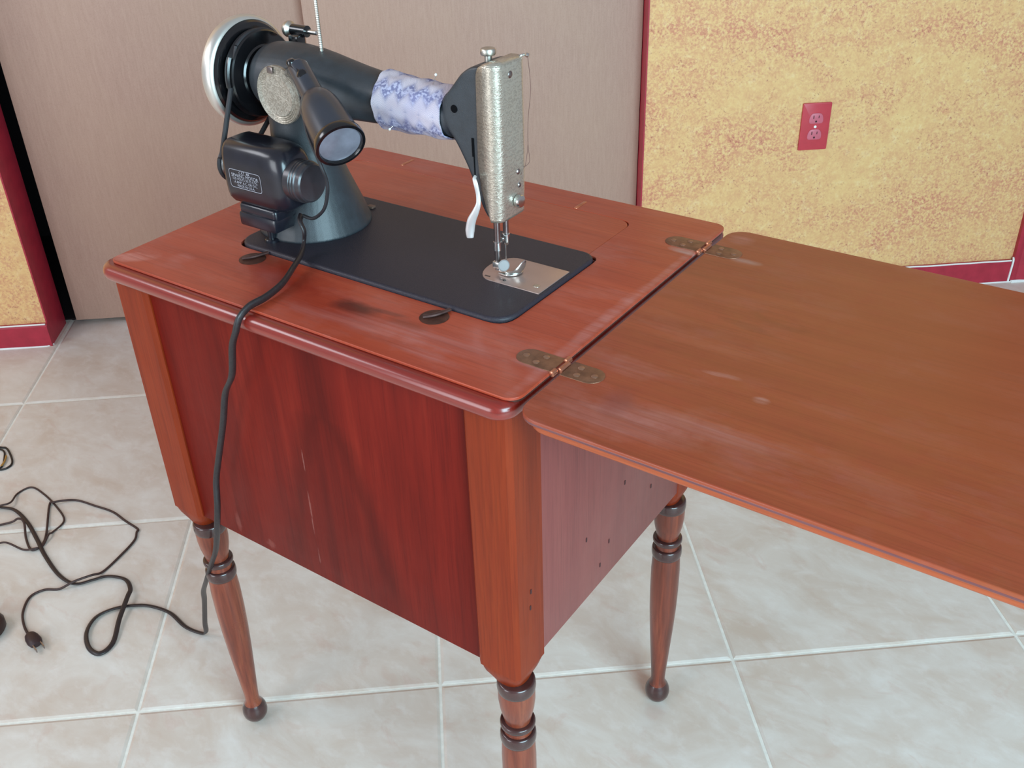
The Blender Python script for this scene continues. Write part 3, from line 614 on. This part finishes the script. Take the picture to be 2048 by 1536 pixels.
# belt
c1 = Vector((Y0, .936)); q1 = .0455; c2 = Vector((.1315, .852)); q2 = .0185
dd = c1-c2; al = atan2(dd.y, dd.x); be = math.acos((q1-q2)/dd.length)
bp = []
for k in range(25):
    a = al+be-(2*be)*k/24                                    # round the wheel (far side from the motor)
    bp.append((.0800, c1.x+q1*cos(a), c1.y+q1*sin(a)))
for k in range(13):
    a = al-be-(2*pi-2*be)*k/12
    bp.append((.0780, c2.x+q2*cos(a), c2.y+q2*sin(a)))
bp.append(bp[0])
MB().tube(bp, .0029, 10, 3).build('drive_belt', m_rubber, mac)
MB().tube([(.0800, c1.x+.0475*cos(a), c1.y+.0475*sin(a)) for a in [radians(148+6*k) for k in range(7)]], .0058, 10, 3, (.7, 1)).build('belt_guard', m_gloss, mac)
# bobbin winder, spool pin
bw_ = MB().lathe([(.1030, .004), (.1035, .0062), (.1250, .0062), (.1255, .004)], (0, .2260, .9785), 'x', 20).box(.108, .122, .212, .2255, .962, .976, .002).build('bobbin_winder', m_gloss, mac)
MB().lathe([(.0940, .0004), (.0942, .0080), (.0960, .0088), (.0990, .0088), (.1000, .0075), (.1035, .0035)], (0, .2260, .9785), 'x', 28).build('winder_pulley', m_nickel, bw_)
MB().lathe([(.1250, .0026), (.1390, .0026), (.1400, .0018)], (0, .2260, .9785), 'x', 14).build('winder_spindle', m_chrome, bw_)
spn = [(.969, .0023)]+[(.9745+.0009*k, .0022 if k % 2 else .0020) for k in range(84)]+[(1.052, .001)]
MB().lathe(spn, (.1778, Y0, 0), 'z', 12).build('spool_pin', m_nickel, mac, 20)
# lamp behind the arm
LB = Vector((.2032, .135, .9645)); LL = Vector((.2870, .0930, .9180)); ld = (LL-LB); ln_ = ld.length; ld.normalize()
lm = MB().lathe([(-.012, .0060), (-.0115, .0095), (-.009, .0110), (.030, .0115), (.0345, .0117), (.0355, .0128), (.038, .0150), (.043, .0175), (.050, .0195), (.062, .0210), (.078, .0222), (ln_-.006, .0232), (ln_-.0055, .0215), (.05, .0125), (-.005, .006)], LB, ld, 40).build('lamp', m_lampm, mac, 30)
MB().lathe([(-.0085, .0225), (-.0080, .0242), (-.0065, .0250), (0, .0254), (.0012, .0250), (.0014, .0222), (-.001, .0210), (-.006, .0208)], LL, ld, 44, False).build('lamp_ring', m_gloss, lm, 40)
MB().lathe([(-.0035, .0212), (-.0015, .0209), (-.0006, .014), (0, .0004)], LL, ld, 36).build('lens', m_lens, lm, 50)
def knob(c, r): 
    return [(-r, r*.3), (-r*.8, r*.75), (-r*.3, r), (r*.4, r), (r*.85, r*.7), (r, .0003)]
MB().lathe(knob(0, .0058), (.2125, .1270, .9660), (.6, -.5, .6), 16).lathe(knob(0, .0050), (.1930, .1330, .9740), (-.2, -.2, 1), 14).tube([(.193, .133, .972), (.2, .131, .970), (.2125, .127, .966)], .0045, 10, 3).build('lamp_switch', m_gloss, lm)
MB().tube([(.196, .142, .966), (.180, .150, .962), (.162, .158, .955)], .006, 10, 4).build('lamp_bracket', m_gloss, lm)
MB().tube([(.1830, .1280, .8115), (.1990, .1270, .8120), (.2180, .1250, .8260), (.2260, .1250, .8420), (.2300, .1240, .8600), (.2280, .1200, .8800), (.2100, .1250, .9100), (.2000, .1330, .9400), (.1990, .1380, .9620)], .0019, 8, 5).build('lamp_wire', m_rubber, lm)

# ------------------------------------------------------------------ patterned cloth round the arm, with its pins
def mat_cloth():
    t = NT('zigzag_cloth'); tc = t.n('ShaderNodeTexCoord'); sep = t.n('ShaderNodeSeparateXYZ'); t.l(tc.outputs['Object'], sep.inputs[0])
    th = t.math('ARCTAN2', sep.outputs[2], sep.outputs[1])
    a = t.math('MULTIPLY', th, .0255)                       # arc length
    def tri(x, p): return t.math('PINGPONG', x, p)
    zz = t.math('ADD', a, t.math('MULTIPLY', tri(t.math('ADD', sep.outputs[0], .5), .0085), 1.15))
    band = tri(t.math('ADD', zz, .5085), .0155)
    f1 = t.bw(band, .0074, .0090)                           # blue zigzag bands
    fine = t.math('ABSOLUTE', t.math('SINE', t.math('MULTIPLY', t.math('ADD', a, t.math('MULTIPLY', tri(t.math('ADD', sep.outputs[0], .5), .0045), 1.4)), 1500)))
    small = t.bw(t.noise(t.coord(), 330, 2), .45, .58)
    col = t.mix(f1, C3(220, 206, 214), C3(118, 117, 156))
    col = t.mix(t.math('MULTIPLY', t.bw(fine, .35, .8), .42), col, C3(140, 138, 160))
    col = t.mix(t.math('MULTIPLY', t.math('MULTIPLY', f1, small), .65), col, C3(214, 210, 232))
    f2 = t.math('MULTIPLY', t.bw(t.math('SUBTRACT', .00105, t.math('ABSOLUTE', t.math('SUBTRACT', band, .0082))), 0, .0006), .8)
    col = t.mix(f2, col, C3(108, 100, 128))
    dd_ = t.bw(t.noise(t.coord(), 14, 3), .5, .7); col = t.mix(t.math('MULTIPLY', dd_, .35), col, C3(150, 146, 190))
    t.bump(fine, .4, .0005); return t.set(col, .8, 0, 0, .2, .2)
CL = (.307, Y0, .9325); rings = []; nR = 56
edgeR = lambda a: .3500+.0010*max(0, sin(a))**2+.0020*max(0, -sin(a))**3-.0005*abs(cos(a))
edgeL = lambda a: .2685+.0012*sin(3*a+.4)-.0035*max(0, sin(a-.3))
def arm_r(x):
    for (a, b, c), (d, e, f) in zip(secs, secs[1:]):
        if a <= x <= d: return b+(e-b)*(x-a)/(d-a), c+(f-c)*(x-a)/(d-a)
    return secs[-1][1:]
rows = 18; inner = []; outer = []
for side, lst in ((.0009, inner), (.0022, outer)):
    for k in range(rows+1):
        f = k/rows; ring = []
        for i in range(nR):
            a = 2*pi*i/nR; x = edgeL(a)*(1-f)+edgeR(a)*f; zc, rr = arm_r(x)
            fold = .0007*sin(5*a+14*f)+.0005*sin(11*a-9*f)+.0012*(1-f)**3+.0008*max(0, -sin(a))*sin(pi*f)
            q = rr+side+max(fold, -.0004)+.0004
            ring.append((x, Y0+q*cos(a), zc+q*sin(a)))
        lst.append(ring)
cm = MB().loft(outer+inner[::-1]+[outer[0]], False)
cloth = cm.build('cloth_wrap', mat_cloth(), smooth=60)
for v in cloth.data.vertices: v.co -= Vector(CL)
cloth.location = CL
tag(cloth, 'white and blue zigzag cloth wrapped and pinned round the machine arm', 'cloth')
def pin(tip, head, label):
    tip = Vector(tip); head = Vector(head); d = head-tip
    o = empty('pin', label, 'pin', tuple(tip), 'pins in the cloth wrap')
    MB().lathe([(0, .0001), (.003, .00035), (d.length, .00035)], tip, d, 8).build('shaft', m_nickel, o)
    MB().lathe([(-.0014, .0003), (-.001, .0010), (0, .0014), (.001, .0010), (.0014, .0003)], head, d, 12).build('head', m_white, o)
pin((.3260, .1885, .9530), (.3330, .1870, .9680), 'white headed pin standing up from the top of the cloth wrap')
pin((.2890, .1752, .9185), (.2855, .1660, .9125), 'white headed pin low on the near side of the cloth wrap')
th = MB().tube([(.4205, .2170, .9895), (.4225, .2180, .9600), (.4200, .2165, .9300), (.4195, .2160, .9050), (.4215, .2150, .8880), (.4190, .2080, .8830), (.4200, .2020, .8780)], .00028, 5, 6).tube([(.4195, .2160, .9050), (.4180, .2150, .8900), (.4190, .2100, .8830)], .00025, 5, 5).build('thread', plain('brown_thread', C3(120, 86, 78), .8))
tag(th, 'loose brown thread hanging beside the nickel face plate', 'thread')

# ------------------------------------------------------------------ cords
m_cord = plain('dark_brown_cord', C3(40, 31, 33), .42, 0, .3, 300, .3, 900, coat=.1)
m_cord2 = plain('brown_thin_cord', C3(58, 38, 36), .5, 0, .3, 300, .2, 900)
R1 = .0036
A = [(.1790, .1290, .8110), (.1855, .1200, .8085), (.1905, .1190, .7985), (.1880, .1190, .7860), (.1960, .1050, .7785), (.2100, .0780, .7762), (.2235, .0480, .7738), (.2285, .0200, .7722), (.2275, -.0010, .7712), (.2265, -.0150, .7640), (.2225, -.0200, .7490),
     (.2130, -.0200, .7300), (.1960, -.0150, .6880), (.1740, -.0120, .6560), (.1560, -.0100, .6100), (.1330, -.0100, .5520), (.1200, -.0110, .5150), (.1180, -.0160, .4800), (.1080, -.0160, .4450), (.0780, -.0060, .3850), (.0430, .0040, .3330), (.0050, .0160, .2780), (-.0450, .0380, .2140), (-.0780, .0560, .1650), (-.1120, .0720, .1080), (-.1400, .0840, .0560), (-.1640, .0960, .0120)]
fA = [(-.17, .099), (-.179, .094), (-.211, .090), (-.259, .097), (-.301, .089), (-.328, .073), (-.350, .049), (-.358, .020), (-.341, -.010), (-.308, -.029), (-.282, -.027), (-.284, 0), (-.317, .039), (-.345, .078), (-.362, .096), (-.394, .108), (-.427, .096), (-.442, .075), (-.460, .052), (-.504, .050), (-.574, .068), (-.624, .086), (-.686, .106), (-.742, .115), (-.777, .105), (-.84, .09), (-.92, .105), (-.99, .125)]
zA = [R1]*len(fA)
for k in (12, 13): zA[k] = R1
for k, (x, y) in enumerate(fA):
    if k in (12, 13, 14): zA[k] = R1*3.1 if k == 13 else R1*2
A += [(x, y, z) for (x, y), z in zip(fA, zA)][1:]
pc_ = empty('power_cord', 'thick dark cord from the motor hanging down the cabinet and looping over the floor', 'cord', (-.17, .099, 0))
MB().tube(A, [R1*.8]*4+[R1]*(len(A)-4), 10, 6, (.62, 1.15)).build('cable', m_cord, pc_, 60)
def floor_cord(name, pts, r, label, mat, base_z=None, extra=()):
    o = empty(name, label, 'cord', (pts[0][0], pts[0][1], 0))
    P = [(x, y, (z[0] if z else r)) for x, y, *z in pts]
    MB().tube(P, r, 8, 6).build('cable', mat, o, 60); return o
r2 = .0022
Dp = [(-.618, -.178, .010), (-.650, -.190), (-.730, -.150), (-.800, -.060), (-.800, .010), (-.750, .048), (-.715, .087, .004), (-.703, .099, .011), (-.684, .099, .0105), (-.649, .078), (-.611, .064), (-.605, .080), (-.625, .105, .0030), (-.698, .161), (-.694, .171, .0065), (-.669, .200), (-.620, .210), (-.575, .217), (-.531, .213), (-.491, .2105), (-.484, .203), (-.468, .185), (-.455, .144), (-.446, .100), (-.447, .078, .0100), (-.459, .051, .0105), (-.474, .029), (-.495, .013), (-.500, -.012), (-.476, -.041), (-.446, -.058), (-.420, -.0665)]
dco = floor_cord('appliance_cord', Dp, r2, 'thin brown cord with a two-prong plug lying on the tiles', m_cord2)
def plug_part():
    c = Vector((-.4150, -.0670, .0075)); d = Vector((.96, -.20, 0)).normalized(); s_ = Vector((.20, .96, 0)).normalized(); rings = []
    for t_, wd, hh in ((-.002, .004, .0035), (.002, .0085, .0062), (.010, .0110, .0072), (.022, .0118, .0072), (.030, .0100, .0065), (.033, .0070, .0045)):
        rings.append([c+d*t_+s_*wd*cos(2*pi*k/16)+Vector((0, 0, hh*sin(2*pi*k/16))) for k in range(16)])
    MB().loft(rings).build('plug', plain('plug_brown', C3(50, 30, 32), .5), dco)
    for q in (-1, 1):
        a = c+d*.031+s_*(.0062*q); mb = MB(); e = Vector((0, 0, .003)); w_ = s_*.0008
        mb.loft([[a+w_-e, a-w_-e, a-w_+e, a+w_+e], [a+d*.016+w_-e, a+d*.016-w_-e, a+d*.016-w_+e, a+d*.016+w_+e]]).build('prong', m_steel, dco, 0)
plug_part()
Cp = [(-.612, -.162, .012), (-.640, -.165), (-.705, -.120), (-.760, -.040), (-.765, .020), (-.735, .034), (-.690, .034), (-.664, .048, .0065), (-.625, .056), (-.604, .066, .0066), (-.603, .082), (-.616, .105, .0066), (-.622, .117), (-.634, .150), (-.688, .168), (-.745, .178), (-.783, .177), (-.788, .150), (-.765, .122, .0085), (-.770, .104, .0105), (-.800, .085), (-.850, .075), (-.900, .085), (-.960, .118)]
floor_cord('thin_cord', Cp, .0019, 'thinnest tangled brown cord leaving the left edge of the picture', m_cord2)
wl = empty('wire_bundle', 'small loop of black wire with a bare yellow stretch at the left edge', 'wire', (-.90, .20, 0))
MB().tube([(-1.03, .20, .002), (-.967, .224, .002), (-.952, .229, .002), (-.923, .220, .002), (-.896, .207, .002), (-.886, .194, .002), (-.892, .177, .002), (-.93, .155, .002), (-1.0, .14, .002)], .0021, 8, 6).tube([(-1.03, .19, .002), (-.967, .217, .002), (-.945, .219, .002), (-.925, .207, .002), (-.906, .192, .002), (-.900, .178, .002), (-.93, .152, .0035), (-1.0, .135, .002)], .0019, 8, 6).build('black_wire', plain('black_wire_skin', C3(28, 22, 22), .5), wl)
MB().tube([(-.925, .2120, .003), (-.910, .1990, .0035), (-.900, .1850, .0035)], .0020, 8, 5).build('yellow_wire', plain('ochre_wire_skin', C3(176, 128, 60), .5), wl)
fpz = empty('foot_pedal', 'dark brown foot pedal just entering the frame low at the left', 'pedal', (-.528, -.136, 0))
c0 = Vector((-.535, -.138, 0)); rg_ = []
for z, k in ((0, .92), (.004, 1), (.016, 1), (.024, .93), (.028, .78)):
    rg_.append([c0+Vector((cos(PHI)*a-sin(PHI)*b, sin(PHI)*a+cos(PHI)*b, z)) for a, b, _ in sup(0, 0, .090*k, .042*k, 0, 2.6, 32)])
MB().loft(rg_).build('pedal_body', plain('dark_brown_bakelite', C3(46, 26, 24), .4, coat=.2), fpz, 50)
MB().lathe([(.026, .022), (.031, .022), (.034, .018), (.035, .001)], c0, 'z', 24).build('pedal_button', plain('pedal_black', C3(24, 20, 20), .4), fpz)
